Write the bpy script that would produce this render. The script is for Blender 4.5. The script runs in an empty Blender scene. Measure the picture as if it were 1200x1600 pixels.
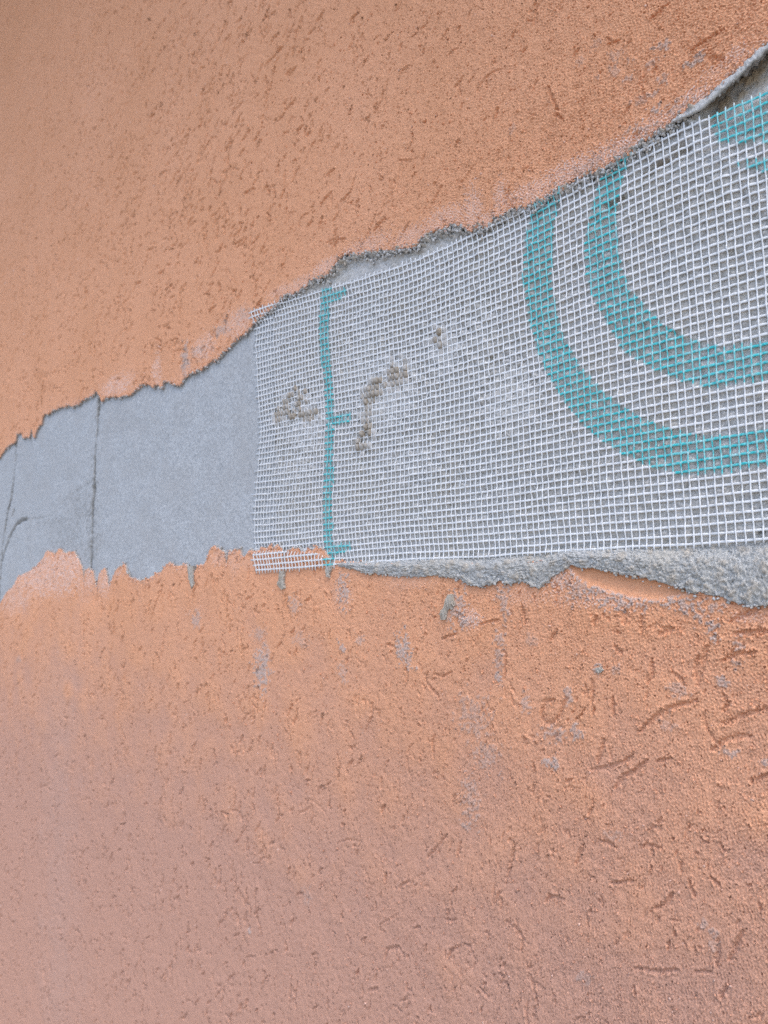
import bpy, bmesh, math, random
import numpy as np

sc = bpy.context.scene
COL = sc.collection
RNG = np.random.default_rng(11)
random.seed(11)

# ------------------------------------------------------------------ camera
F, YAW, PITCH, ROLL = 1150.0, 0.765168542, -0.0738430898, -0.0252554326
D0 = 0.004 / 0.0107282615            # camera to wall, metres
ZC = 1.40                            # height of the camera above the ground
cy, sy = math.cos(YAW), math.sin(YAW)
cp, sp = math.cos(PITCH), math.sin(PITCH)
cr, sr = math.cos(ROLL), math.sin(ROLL)
R = np.array([[cr, -sr, 0], [sr, cr, 0], [0, 0, 1.]]) @ np.array([[1, 0, 0], [0, cp, -sp], [0, sp, cp]])
U = R @ np.array([cy, 0, -sy])       # along the wall
V = R @ np.array([0, 1., 0])         # down the wall
N = R @ np.array([sy, 0, cy])        # into the wall
from mathutils import Matrix, Vector
ax = [Vector((U[k], N[k], -V[k])) for k in range(3)]
m = Matrix.Identity(4)
for k in range(3):
    m[k][0], m[k][1], m[k][2] = ax[0][k], -ax[1][k], -ax[2][k]
m[0][3], m[1][3], m[2][3] = 0.0, -D0, ZC
cd = bpy.data.cameras.new('camera')
cam = bpy.data.objects.new('camera', cd)
COL.objects.link(cam)
cam.matrix_world = m
cd.sensor_fit = 'VERTICAL'
cd.sensor_height = 24.0
cd.lens = F / 1600 * 24.0
cd.clip_start, cd.clip_end = 0.01, 500.0
cd.dof.use_dof = True
cd.dof.focus_distance = 0.43
cd.dof.aperture_fstop = 9.5
sc.camera = cam

# ------------------------------------------------------------------ light
w = bpy.data.worlds.new('World')
sc.world = w
w.use_nodes = True
nt = w.node_tree
nt.nodes.clear()
sky = nt.nodes.new('ShaderNodeTexSky')
sky.sky_type = 'NISHITA'
sky.sun_disc = False
SUN_EL, SUN_AZ = math.radians(66), math.radians(118)      # azimuth from +Y towards +X
sky.sun_elevation, sky.sun_rotation = SUN_EL, SUN_AZ
sky.dust_density = 3.0
sky.air_density = 0.9
bg = nt.nodes.new('ShaderNodeBackground')
bg.inputs['Strength'].default_value = 0.15
out = nt.nodes.new('ShaderNodeOutputWorld')
nt.links.new(sky.outputs[0], bg.inputs[0])
nt.links.new(bg.outputs[0], out.inputs[0])
sd = bpy.data.lights.new('sun', 'SUN')
sd.energy = 0.95
sd.angle = math.radians(38)
sd.color = (1.0, 0.94, 0.86)
so = bpy.data.objects.new('sun', sd)
COL.objects.link(so)
sdir = Vector((math.sin(SUN_AZ) * math.cos(SUN_EL), math.cos(SUN_AZ) * math.cos(SUN_EL), math.sin(SUN_EL)))
so.rotation_euler = sdir.to_track_quat('Z', 'Y').to_euler()
so.location = (0, -3, 5)
vs = sc.view_settings
vs.view_transform = 'Standard'
vs.look = 'None'
vs.gamma = 1.0
vs.exposure = 1.55
vs.use_curve_mapping = False
sc.cycles.use_denoising = False
sc.cycles.max_bounces = 6

# ------------------------------------------------------------------ pixel of the photo (1200x1600) -> point of the wall
def depth_uv(u, z):
    return D0 * N[2] + u * U[2] - z * V[2]

def at(x, y, h=0.0):
    x, y = np.asarray(x, float), np.asarray(y, float)
    d = np.stack([(x - 600) / F, (y - 800) / F, np.ones_like(x)], -1)
    P = d * ((D0 - h) / (d @ N))[..., None]
    return P @ U, -(P @ V)            # u along the wall, z up from camera height

def tr(pts, h=0.0):
    a = np.array(pts, float)
    return np.stack(at(a[:, 0], a[:, 1], h), -1)

def curve_of(pts, h=0.0):             # z as a function of u through traced points
    a = tr(pts, h)
    o = np.argsort(a[:, 0], kind='stable')
    us, zs = a[o, 0], a[o, 1]
    return lambda u: np.interp(u, us, zs)

def smooth(a, b, x):
    t = np.clip((x - a) / (b - a), 0, 1)
    return t * t * (3 - 2 * t)

def inpoly(px, pz, poly):
    r = np.zeros(px.shape, bool)
    n = len(poly)
    j = n - 1
    for i in range(n):
        xi, zi = poly[i]
        xj, zj = poly[j]
        c = ((zi > pz) != (zj > pz)) & (px < (xj - xi) * (pz - zi) / (zj - zi + 1e-15) + xi)
        r ^= c
        j = i
    return r

# ------------------------------------------------------------------ relief maps over the wall
CELL = 0.0005
U0, U1, Z0, Z1 = -1.28, 0.128, -0.72, 0.944
GW, GH = int((U1 - U0) / CELL), int((Z1 - Z0) / CELL)      # 2816 x 3328
ky = np.fft.fftfreq(GH, CELL)[:, None]
kx = np.fft.rfftfreq(GW, CELL)[None, :]
spec = np.fft.rfft2(RNG.standard_normal((GH, GW)).astype(np.float32))

def band(wl, width=0.35, ax=1.0, az=1.0, roll=0):
    k = np.sqrt((kx * ax) ** 2 + (ky * az) ** 2)
    g = np.exp(-0.5 * (np.log(np.maximum(k, 1e-6) * wl) / width) ** 2)
    s = np.fft.irfft2(np.roll(spec, roll, 0) * g, s=(GH, GW)).astype(np.float32)
    return s / s.std()

n1 = band(0.0016, 0.30)
n2 = band(0.0036, 0.35, roll=17)
n3 = band(0.011, 0.5, roll=41)
n5 = band(0.075, 0.6, roll=77)
nst = band(0.004, 0.5, ax=1.0, az=0.22, roll=5)            # upright streaks
del spec

def samp(A, u, z):
    fx = np.clip((u - U0) / CELL, 0, GW - 1.001)
    fz = np.clip((z - Z0) / CELL, 0, GH - 1.001)
    ix, iz = fx.astype(np.int32), fz.astype(np.int32)
    tx, tz = (fx - ix).astype(np.float32), (fz - iz).astype(np.float32)
    return (A[iz, ix] * (1 - tx) + A[iz, ix + 1] * tx) * (1 - tz) + (A[iz + 1, ix] * (1 - tx) + A[iz + 1, ix + 1] * tx) * tz

# edges of the torn strip, traced
UP = [(-300, 930), (-60, 760), (0, 713), (9, 699), (24, 690), (26, 678), (33, 676), (35, 685), (45, 682), (49, 668), (52, 686), (57, 670), (65, 662), (66, 650), (73, 646), (87, 639), (105, 634),
      (122, 632), (130, 624), (145, 617), (148, 610), (154, 617), (159, 629), (164, 620), (182, 620), (201, 617), (210, 611), (219, 602),
      (231, 599), (238, 606), (245, 599), (252, 606), (255, 594), (266, 599), (280, 601), (289, 590), (301, 580), (315, 576), (322, 569),
      (339, 559), (350, 548), (360, 540), (371, 527), (385, 517), (395, 506), (410, 492), (428, 478), (444, 461), (465, 455), (478, 444), (482, 437),
      (500, 436), (520, 420), (527, 403), (531, 400), (542, 397), (570, 396), (598, 390), (619, 387), (645, 386), (655, 377), (660, 368), (676, 362),
      (690, 357), (702, 350), (722, 351), (730, 358), (750, 356), (766, 348), (772, 337), (789, 331), (808, 322), (833, 317), (863, 300), (899, 280), (929, 267),
      (958, 253), (987, 238), (998, 221), (1017, 212), (1046, 194), (1072, 172), (1090, 160), (1101, 154), (1112, 141), (1127, 128), (1149, 110),
      (1171, 88), (1200, 64), (1260, 18), (1500, -150)]
LO = [(-300, 1150), (-60, 990), (0, 942), (7, 930), (21, 916), (28, 902), (42, 895), (56, 886), (66, 874), (73, 860), (84, 867), (93, 858), (101, 865),
      (115, 862), (122, 877), (128, 891), (130, 912), (132, 893), (138, 888), (144, 893), (150, 921), (154, 898), (163, 887), (170, 918), (178, 896),
      (185, 886), (194, 883), (201, 902), (217, 909), (231, 905), (252, 893), (264, 879), (276, 886), (290, 884), (296, 890), (301, 905),
      (305, 888), (322, 879), (328, 856), (339, 856), (350, 864), (353, 886), (357, 862), (374, 860), (379, 873), (387, 862), (399, 862), (412, 857), (430, 853),
      (440, 856), (443, 892), (447, 862), (455, 857), (475, 862), (490, 856), (503, 858), (513, 872), (517, 884), (526, 876), (538, 880), (560, 884), (640, 886), (760, 886),
      (870, 876), (890, 873), (950, 880), (1000, 884), (1080, 895), (1200, 902), (1500, 900)]
fup0, flo0 = curve_of(UP), curve_of(LO)
_jt = np.linspace(-2, 1, 6001)
_jn = lambda s: np.convolve(RNG.standard_normal(6001), np.exp(-0.5 * (np.arange(-12, 13) / s) ** 2), 'same')
ja, jb = _jn(1.2), _jn(2.5)
ja, jb = ja / ja.std(), jb / jb.std()
fup = lambda u: fup0(u) + 0.0007 * np.interp(u, _jt, ja) + 0.0004 * np.interp(u, _jt, jb)
flo = lambda u: flo0(u) + 0.0006 * np.interp(u, _jt, jb) + 0.0003 * np.interp(u, _jt, ja[::-1])
def smoothed(f):
    g = np.linspace(-2, 1, 3001)
    k = np.exp(-0.5 * (np.arange(-60, 61) / 14.0) ** 2)
    s = np.convolve(np.pad(f(g), 60, mode='edge'), k / k.sum(), 'valid')
    return lambda u: np.interp(u, g, s)
fups, flos = smoothed(fup0), smoothed(flo0)

# trowel scratches: short curved grooves left by coarse grains in the render
H = np.zeros((GH, GW), np.float32)
G = np.zeros((GH, GW), np.float32)
def stroke(pts, wd, dp, rim=0.5):
    p = np.asarray(pts)
    pad = 4 * wd
    x0, x1 = int((p[:, 0].min() - pad - U0) / CELL), int((p[:, 0].max() + pad - U0) / CELL) + 1
    z0, z1 = int((p[:, 1].min() - pad - Z0) / CELL), int((p[:, 1].max() + pad - Z0) / CELL) + 1
    x0, z0, x1, z1 = max(x0, 0), max(z0, 0), min(x1, GW), min(z1, GH)
    if x1 - x0 < 3 or z1 - z0 < 3:
        return
    gx = (U0 + np.arange(x0, x1) * CELL)[None, :, None]
    gz = (Z0 + np.arange(z0, z1) * CELL)[:, None, None]
    k = np.linspace(0, 1, len(p))
    wv = wd * (0.55 + 0.45 * np.sin(np.pi * np.clip(k * 0.9 + 0.05, 0, 1)))
    d = (np.sqrt((gx - p[:, 0]) ** 2 + (gz - p[:, 1]) ** 2) / wv).min(2).astype(np.float32)
    d = d + 0.24 * n1[z0:z1, x0:x1] + 0.26 * n2[z0:z1, x0:x1]
    prof = (1 - smooth(0.25, 1.25, d)) * (0.72 + 0.28 * np.clip(n2[z0:z1, x0:x1] + 0.6 * n3[z0:z1, x0:x1], -1, 1))
    H[z0:z1, x0:x1] = np.minimum(H[z0:z1, x0:x1], -dp * prof) + rim * dp * np.exp(-((d - 1.6) / 0.42) ** 2) * np.clip(0.45 + n2[z0:z1, x0:x1] * 0.7, 0, 1.3)
    G[z0:z1, x0:x1] = np.maximum(G[z0:z1, x0:x1], prof)

def arc(u, z, th, L, kap):
    n = max(5, int(L / 0.0007))
    s = np.linspace(-0.5, 0.5, n) * L
    a = th + kap * s
    du = np.cos(a) * (L / n)
    dz = np.sin(a) * (L / n)
    return np.stack([u + np.cumsum(du) - du.sum() / 2, z + np.cumsum(dz) - dz.sum() / 2], -1)

def grooves(n, box, th, sth, Lr, wr, dr, keep):
    for _ in range(n):
        # uniform over the wall, not over the picture
        u, z = RNG.uniform(max(U0, at(box[0], 900)[0]), min(U1, at(box[2], 900)[0])), RNG.uniform(Z0, Z1)
        if not keep(u, z):
            continue
        L = RNG.uniform(*Lr) * RNG.choice([0.5, 1, 1, 1.5])
        wd = RNG.uniform(*wr)
        stroke(arc(u, z, math.radians(th) + RNG.normal() * sth, L, RNG.normal() * 55), wd, RNG.uniform(*dr))

def above(u, z): return z > fups(u) + 0.004
def below(u, z): return z < flos(u) - 0.004
def dens_up(u, z):
    if not above(u, z): return False
    d = z - fups(u)
    v = 0.30 + 0.55 * min(1, d / 0.25) + 0.35 * samp1(n5, u, z)
    if u > -0.30: v *= 0.45
    return RNG.random() < v
def dens_lo(u, z):
    if not below(u, z): return False
    v = 0.42 + 0.3 * samp1(n5, u, z)
    return RNG.random() < v
def samp1(A, u, z):
    return float(A[min(max(int((z - Z0) / CELL), 0), GH - 1), min(max(int((u - U0) / CELL), 0), GW - 1)])

far = lambda u: smooth(-0.30, -0.60, u)
def dens_near(f): return lambda u, z: f(u, z) and RNG.random() > far(u)
def dens_far(f): return lambda u, z: f(u, z) and RNG.random() < far(u)
FULL = (-220, 0, 1350, 0)
grooves(36000, FULL, 42, 0.6, (0.004, 0.011), (0.0008, 0.0014), (0.0018, 0.0036), dens_far(dens_up))
grooves(26000, FULL, 46, 0.6, (0.0015, 0.006), (0.0005, 0.0011), (0.0013, 0.0027), dens_near(dens_up))
grooves(2600, FULL, 50, 0.8, (0.008, 0.016), (0.0007, 0.0013), (0.0009, 0.0017), dens_up)
grooves(24000, FULL, 72, 0.5, (0.004, 0.011), (0.0008, 0.0013), (0.0018, 0.0034), dens_far(dens_lo))
grooves(26000, FULL, 72, 0.6, (0.0015, 0.006), (0.0005, 0.0011), (0.0013, 0.0027), dens_near(dens_lo))
grooves(1500, FULL, 76, 0.6, (0.008, 0.020), (0.0007, 0.0012), (0.0010, 0.0018), dens_lo)
grooves(700, (560, 0, 1350, 0), 15, 0.7, (0.004, 0.012), (0.0007, 0.0014), (0.0012, 0.0024), dens_lo)
# the large scratches near the camera, one by one
for pts, wpx in [
    ([(998, 1143), (1015, 1128), (1035, 1112), (1060, 1102), (1088, 1095)], 3.6),
    ([(1112, 1172), (1130, 1158), (1150, 1151), (1172, 1150)], 4.0),
    ([(846, 1118), (852, 1130), (862, 1131), (874, 1118), (884, 1090)], 3.4),
    ([(845, 1115), (852, 1096), (866, 1094)], 3.0),
    ([(943, 1155), (938, 1175), (933, 1192)], 3.2), ([(925, 1203), (950, 1199), (975, 1190), (988, 1180)], 3.0),
    ([(960, 1232), (975, 1213), (995, 1203), (1010, 1188)], 3.6), ([(1025, 1190), (1048, 1184)], 2.6),
    ([(1018, 1030), (1019, 1052), (1012, 1068)], 3.0), ([(1105, 1010), (1096, 1035), (1090, 1070)], 4.2), ([(1090, 1025), (1086, 1060)], 3),
    ([(1140, 972), (1165, 960), (1185, 952)], 4.0), ([(1150, 990), (1200, 986)], 4.2), ([(1130, 1032), (1150, 1022), (1180, 1020)], 3.6),
    ([(1130, 1132), (1160, 1118), (1200, 1106)], 3.8), ([(957, 1090), (958, 1118)], 3.2), ([(925, 1062), (925, 1098)], 3.0), ([(932, 962), (927, 975)], 3),
    ([(976, 955), (976, 972)], 5), ([(1030, 990), (1050, 982)], 4), ([(960, 1010), (972, 1022)], 3.2), ([(1130, 1085), (1136, 1100), (1130, 1112)], 3.2),
    ([(1175, 1220), (1200, 1210)], 3.5), ([(668, 1050), (664, 1062), (673, 1075), (684, 1088), (688, 1095)], 2.0), ([(678, 1052), (690, 1058), (705, 1050)], 2.0),
    ([(750, 976), (765, 972), (780, 968)], 2.2), ([(690, 998), (710, 991)], 2), ([(815, 945), (820, 975)], 2.2), ([(790, 1020), (788, 1060)], 2.2),
    ([(570, 1142), (580, 1120), (582, 1095)], 2.0), ([(677, 1185), (676, 1160), (679, 1148)], 2.4), ([(545, 1140), (553, 1155)], 1.8),
    ([(668, 1340), (682, 1325), (698, 1304)], 2.2), ([(790, 1380), (800, 1345), (804, 1318)], 2.4), ([(900, 1350), (912, 1320)], 2.6),
    ([(935, 1312), (950, 1318), (962, 1324)], 2.8), ([(1000, 1322), (1015, 1320), (1032, 1327)], 2.6), ([(955, 1380), (975, 1378), (992, 1376)], 2.4),
    ([(1020, 1420), (1040, 1412), (1052, 1395)], 3), ([(1110, 1370), (1125, 1385)], 2.8), ([(990, 1512), (1030, 1520), (1060, 1515)], 3),
    ([(1085, 1518), (1110, 1520)], 2.4), ([(1125, 1560), (1135, 1540)], 3), ([(1120, 1510), (1122, 1470)], 3.4), ([(1140, 1500), (1160, 1455)], 3.4),
    ([(700, 1498), (705, 1485), (720, 1478)], 2.2), ([(742, 1500), (735, 1480), (725, 1475)], 2.2), ([(600, 1500), (605, 1484), (622, 1480), (632, 1495)], 2.2),
    ([(790, 1438), (805, 1450), (818, 1465), (815, 1485)], 2.2), ([(840, 1570), (832, 1535), (828, 1522)], 2.4), ([(780, 1520), (795, 1545)], 2.2),
    ([(700, 1418), (698, 1440), (712, 1438)], 2), ([(880, 1405), (860, 1400), (852, 1410)], 2.6), ([(860, 1000), (870, 985)], 2.4),
    # above the strip
    ([(857, 135), (862, 152), (872, 172)], 2.2), ([(880, 185), (868, 178)], 2.2), ([(800, 60), (806, 45)], 1.8), ([(720, 150), (716, 130), (724, 118)], 1.6),
    ([(1015, 30), (1030, 18), (1044, 6)], 2.6), ([(1080, 78), (1105, 62), (1130, 45)], 2.2), ([(1108, 92), (1130, 92)], 4), ([(840, 120), (832, 142)], 1.6),
    ([(700, 45), (690, 62)], 1.6), ([(640, 60), (665, 40), (676, 18)], 1.5), ([(990, 215), (1000, 207)], 3), ([(985, 165), (976, 176)], 2.4),
    ([(795, 292), (790, 318)], 2.2), ([(690, 290), (672, 325)], 1.8), ([(640, 345), (620, 380)], 1.6), ([(895, 90), (905, 74)], 2), ([(950, 70), (968, 62)], 2),
    ([(560, 390), (578, 358), (588, 330)], 1.5), ([(520, 345), (530, 330)], 1.4), ([(548, 300), (556, 270)], 1.4), ([(660, 250), (664, 238)], 1.6)]:
    a = np.array(pts, float)
    t = np.linspace(0, len(a) - 1, max(8, len(a) * 7))
    b = np.stack([np.interp(t, np.arange(len(a)), a[:, 0]), np.interp(t, np.arange(len(a)), a[:, 1])], -1)
    q = tr(b)
    dz = float(depth_uv(q[:, 0].mean(), q[:, 1].mean()))
    stroke(q, wpx * dz / F * 1.35, 0.0023, 0.30)

# scooped smooth hollow under the mortar ledge
SCOOP = [(886, 868), (1080, 868), (1080, 922), (1065, 930), (1020, 937), (980, 932), (945, 921), (917, 912), (900, 900), (890, 888)]
scp = tr(SCOOP)
x0, x1 = int((scp[:, 0].min() - .01 - U0) / CELL), int((scp[:, 0].max() + .01 - U0) / CELL)
z0, z1 = int((scp[:, 1].min() - .01 - Z0) / CELL), int((scp[:, 1].max() + .01 - Z0) / CELL)
gx, gz = np.meshgrid(U0 + np.arange(x0, x1) * CELL, Z0 + np.arange(z0, z1) * CELL)
msk = inpoly(gx, gz, scp).astype(np.float32)
def blur(a, s):
    k = np.exp(-0.5 * (np.arange(-int(3 * s), int(3 * s) + 1) / s) ** 2); k /= k.sum()
    a = np.apply_along_axis(lambda v: np.convolve(v, k, 'same'), 0, a)
    return np.apply_along_axis(lambda v: np.convolve(v, k, 'same'), 1, a)
sm = blur(msk, 2.2)
deep = blur(msk, 6.0) * sm
SC = np.zeros((GH, GW), np.float32)
SC[z0:z1, x0:x1] = sm
H[z0:z1, x0:x1] = H[z0:z1, x0:x1] * (1 - sm) - 0.0023 * deep + 0.0003 * np.exp(-((sm - 0.12) / 0.12) ** 2) * (sm > 0.005)
G[z0:z1, x0:x1] = np.maximum(G[z0:z1, x0:x1], sm * 1.3)

# ------------------------------------------------------------------ stains (mortar smears, scuffed paint, lilac run), each with its own shape
SMEARS = [(630, 1012, 14, 24, 1.0), (637, 1030, 12, 14, .8), (409, 1045, 13, 34, 1.0), (415, 1022, 9, 20, .7), (537, 918, 10, 26, .9), (716, 952, 13, 30, .9), (722, 968, 22, 18, .55),
          (306, 968, 7, 14, .8), (461, 945, 9, 16, .6), (405, 990, 12, 12, .5), (560, 998, 8, 8, .6), (535, 1012, 7, 9, .9), (535, 1050, 9, 16, .5), (470, 1000, 14, 14, .4),
          (788, 935, 10, 36, .7), (780, 1000, 9, 16, .7), (778, 1028, 8, 40, .6), (779, 1058, 8, 10, .9), (740, 1120, 26, 34, .45), (760, 1180, 24, 26, .45), (735, 1245, 14, 40, .5),
          (862, 1192, 11, 12, .9), (900, 1140, 12, 14, .8), (868, 1150, 18, 14, .6), (888, 1088, 9, 14, .7), (820, 1098, 10, 16, .6), (1116, 985, 12, 16, .95), (1098, 962, 16, 14, .7),
          (1154, 1008, 9, 16, .7), (1130, 1066, 11, 12, .8), (1060, 1078, 16, 16, .5), (935, 1047, 9, 9, .9), (961, 1044, 9, 9, .5), (1150, 1040, 12, 9, .6), (1142, 1178, 16, 8, .7), (1192, 1188, 9, 8, .7),
          (905, 920, 22, 22, .6), (930, 925, 26, 12, .8), (965, 940, 26, 14, .8), (1000, 946, 14, 12, .7), (1060, 938, 24, 12, .9), (1078, 948, 18, 14, .9), (875, 905, 16, 16, .5), (1120, 945, 14, 12, .7),
          (728, 1290, 10, 8, .6), (1105, 1445, 16, 10, .5), (1120, 1475, 12, 14, .4), (915, 1530, 14, 10, .4), (960, 1305, 14, 10, .35), (480, 1400, 8, 14, .3), (390, 1455, 4, 4, .9), (30, 1030, 4, 6, .5),
          (700, 962, 6, 10, .6), (832, 1000, 10, 12, .35), (1040, 1130, 14, 14, .35),
          # above
          (345, 516, 11, 10, .8), (338, 520, 6, 10, .7), (290, 560, 6, 26, 1.0), (378, 492, 10, 14, .5), (308, 548, 14, 8, .5),
          (1036, 70, 22, 9, .75), (1086, 95, 18, 8, .8), (1020, 100, 14, 8, .5), (1035, 122, 9, 9, .55), (962, 85, 14, 10, .35), (960, 110, 20, 10, .4), (984, 120, 10, 7, .55), (1022, 172, 12, 9, .8),
          (1022, 148, 9, 6, .6), (1000, 160, 14, 9, .5), (1005, 205, 22, 14, .6), (970, 235, 20, 14, .5), (925, 258, 26, 14, .45), (880, 285, 30, 14, .4), (1060, 165, 22, 14, .5), (930, 70, 10, 8, .3), (905, 95, 9, 8, .3), (800, 200, 6, 8, .3)]
SCUFFS = [(70, 895, 60, 30, 1.), (105, 880, 26, 22, 1.0), (20, 925, 26, 26, .7), (140, 902, 8, 16, .9), (160, 908, 10, 18, .8), (182, 892, 10, 10, .6), (340, 870, 12, 14, .5), (366, 880, 10, 18, .4),
          (182, 603, 26, 16, .8), (245, 578, 8, 26, .7), (290, 578, 10, 20, .5), (318, 545, 18, 20, .8), (370, 505, 24, 20, .7), (440, 455, 20, 10, .6), (470, 442, 20, 10, .8), (510, 418, 22, 12, .9),
          (570, 386, 40, 14, .6), (640, 372, 30, 16, .7), (690, 345, 36, 18, .7), (738, 330, 14, 34, .8), (750, 350, 26, 12, .9), (782, 310, 10, 26, .8), (830, 300, 40, 16, .8), (890, 268, 50, 18, .9), (960, 235, 50, 16, .9),
          (1030, 190, 40, 16, .7), (1085, 150, 26, 14, .9), (1120, 110, 26, 10, .5), (1150, 85, 16, 12, .7), (735, 965, 16, 14, .8), (880, 905, 24, 18, .7), (640, 910, 40, 10, .3), (820, 930, 50, 14, .3), (950, 935, 90, 14, .5), (1170, 965, 26, 8, .4),
          (535, 930, 14, 20, .4), (390, 880, 12, 10, .3)]
def ellipses(u, z, items, fine, cr0=0.0, cr1=0.7, cw=0.30):
    r = np.zeros(u.shape, np.float32)
    for (x, y, rx, ry, amt) in items:
        c = tr([(x, y), (x + rx, y), (x, y + ry)])
        ru, rz = abs(c[1, 0] - c[0, 0]), abs(c[2, 1] - c[0, 1])
        s = (np.abs(u - c[0, 0]) < 1.7 * ru) & (np.abs(z - c[0, 1]) < 1.7 * rz)
        d = np.sqrt(((u[s] - c[0, 0]) / ru) ** 2 + ((z[s] - c[0, 1]) / rz) ** 2)
        r[s] = np.maximum(r[s], smooth(cr0, cr1, (1.15 - d) + cw * fine[s]) * amt)
    return r

# ------------------------------------------------------------------ mesh helpers
def link(o, parent=None):
    COL.objects.link(o)
    if parent: o.parent = parent
    return o
def thing(name, label, cat, loc=(0, 0, 0), group=None):
    o = bpy.data.objects.new(name, None)
    o.location = loc
    o.empty_display_size = 0.05
    o['label'], o['category'] = label, cat
    if group: o['group'] = group
    return link(o)
def to_world(u, z, h):
    return np.stack([u, -h, ZC + z], -1)
def make_mesh(name, co, quads, mat, attrs=None, smooth_=True):
    me = bpy.data.meshes.new(name)
    co = np.ascontiguousarray(co.reshape(-1, 3), np.float32)
    quads = np.ascontiguousarray(quads, np.int32)
    me.vertices.add(len(co))
    me.vertices.foreach_set('co', co.ravel())
    nq, k = quads.shape
    me.loops.add(nq * k)
    me.loops.foreach_set('vertex_index', quads.ravel())
    me.polygons.add(nq)
    me.polygons.foreach_set('loop_start', np.arange(0, nq * k, k, dtype=np.int32))
    me.polygons.foreach_set('use_smooth', np.full(nq, smooth_))
    for an, v in (attrs or {}).items():
        a = me.attributes.new(an, 'FLOAT', 'POINT')
        a.data.foreach_set('value', np.ascontiguousarray(v, np.float32).ravel())
    me.update(calc_edges=True)
    me.materials.append(mat)
    return me
def grid_quads(nr, nc):
    i = np.arange(nr * nc, dtype=np.int32).reshape(nr, nc)
    return np.stack([i[:-1, :-1], i[:-1, 1:], i[1:, 1:], i[1:, :-1]], -1).reshape(-1, 4)
def sheet(name, u, z, h, mat, attrs=None, parent=None, flip=False):
    nr, nc = u.shape
    q = grid_quads(nr, nc)
    if flip: q = q[:, ::-1]
    o = bpy.data.objects.new(name, make_mesh(name, to_world(u, z, h), q, mat, attrs))
    return link(o, parent)

# ------------------------------------------------------------------ materials
def mat_new(name, rough=0.9, spec=0.25):
    mt = bpy.data.materials.new(name)
    mt.use_nodes = True
    n = mt.node_tree
    b = n.nodes['Principled BSDF']
    b.inputs['Roughness'].default_value = rough
    b.inputs['Specular IOR Level'].default_value = spec
    return mt, n, b
def noise(n, scale, detail=4, rough=0.6):
    t = n.nodes.new('ShaderNodeTexNoise')
    t.inputs['Scale'].default_value = scale
    t.inputs['Detail'].default_value = detail
    t.inputs['Roughness'].default_value = rough
    g = n.nodes.new('ShaderNodeNewGeometry')
    n.links.new(g.outputs['Position'], t.inputs['Vector'])
    return t.outputs['Fac']
def ramp(n, src, stops):
    r = n.nodes.new('ShaderNodeValToRGB')
    e = r.color_ramp.elements
    while len(e) < len(stops): e.new(0.5)
    for k, (p, c) in enumerate(stops):
        e[k].position, e[k].color = p, (*c, 1)
    n.links.new(src, r.inputs[0])
    return r.outputs[0]
def mix(n, fac, a, b, mode='MIX'):
    x = n.nodes.new('ShaderNodeMix')
    x.data_type, x.blend_type = 'RGBA', mode
    for sck, v in ((x.inputs[0], fac), (x.inputs[6], a), (x.inputs[7], b)):
        if isinstance(v, (float, int)): sck.default_value = v
        elif isinstance(v, tuple): sck.default_value = (*v, 1)
        else: n.links.new(v, sck)
    return x.outputs[2]
def attr(n, name):
    a = n.nodes.new('ShaderNodeAttribute')
    a.attribute_name = name
    return a.outputs['Fac']
def bump(n, b, src, dist, strength=1.0):
    x = n.nodes.new('ShaderNodeBump')
    x.inputs['Distance'].default_value = dist
    x.inputs['Strength'].default_value = strength
    n.links.new(src, x.inputs['Height'])
    n.links.new(x.outputs[0], b.inputs['Normal'])

PL, n, b = mat_new('orange_render', 0.88, 0.22)
c = ramp(n, noise(n, 9, 5), [(0.30, (0.74, 0.375, 0.205)), (0.72, (0.80, 0.42, 0.245))])
c = mix(n, ramp(n, noise(n, 1500, 3, 0.7), [(0.38, (0, 0, 0)), (0.66, (1, 1, 1))]), mix(n, 1.0, c, (0.80, 0.73, 0.70), 'MULTIPLY'), c)
c = mix(n, attr(n, 'dust_shade'), c, (0.465, 0.268, 0.202))  # dusty tint, also darkened to imitate light falling off lower down
c = mix(n, attr(n, 'run'), c, (0.45, 0.34, 0.30))
sc_c = ramp(n, noise(n, 900, 3), [(0.35, (0.66, 0.40, 0.31)), (0.65, (0.80, 0.66, 0.60))])
c = mix(n, attr(n, 'scuff'), c, sc_c)
mo_c = ramp(n, noise(n, 1300, 3, 0.7), [(0.30, (0.26, 0.245, 0.23)), (0.55, (0.45, 0.42, 0.40)), (0.8, (0.58, 0.55, 0.53))])
c = mix(n, attr(n, 'mortar'), c, mo_c)
n.links.new(c, b.inputs['Base Color'])
bump(n, b, noise(n, 1150, 3, 0.7), 0.0006, 1.0)

def mortar(name, stops):
    MO, n, b = mat_new(name, 0.95, 0.15)
    g1 = ramp(n, noise(n, 1500, 4, 0.75), stops)
    g2 = mix(n, ramp(n, noise(n, 28, 4), [(0.42, (0, 0, 0)), (0.7, (0.5, 0.5, 0.5))]), g1, (0.44, 0.40, 0.33))
    g2 = mix(n, attr(n, 'skim'), g2, (0.52, 0.52, 0.515))
    g2 = mix(n, attr(n, 'ochre'), g2, (0.39, 0.31, 0.215))
    n.links.new(g2, b.inputs['Base Color'])
    bump(n, b, noise(n, 1500, 3, 0.7), 0.0004, 0.9)
    return MO
MO = mortar('grey_mortar', [(0.30, (0.17, 0.165, 0.16)), (0.44, (0.43, 0.425, 0.41)), (0.75, (0.62, 0.61, 0.585))])
LE = mortar('sandy_mortar', [(0.34, (0.10, 0.10, 0.095)), (0.46, (0.35, 0.35, 0.335)), (0.70, (0.58, 0.58, 0.56))])

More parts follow.
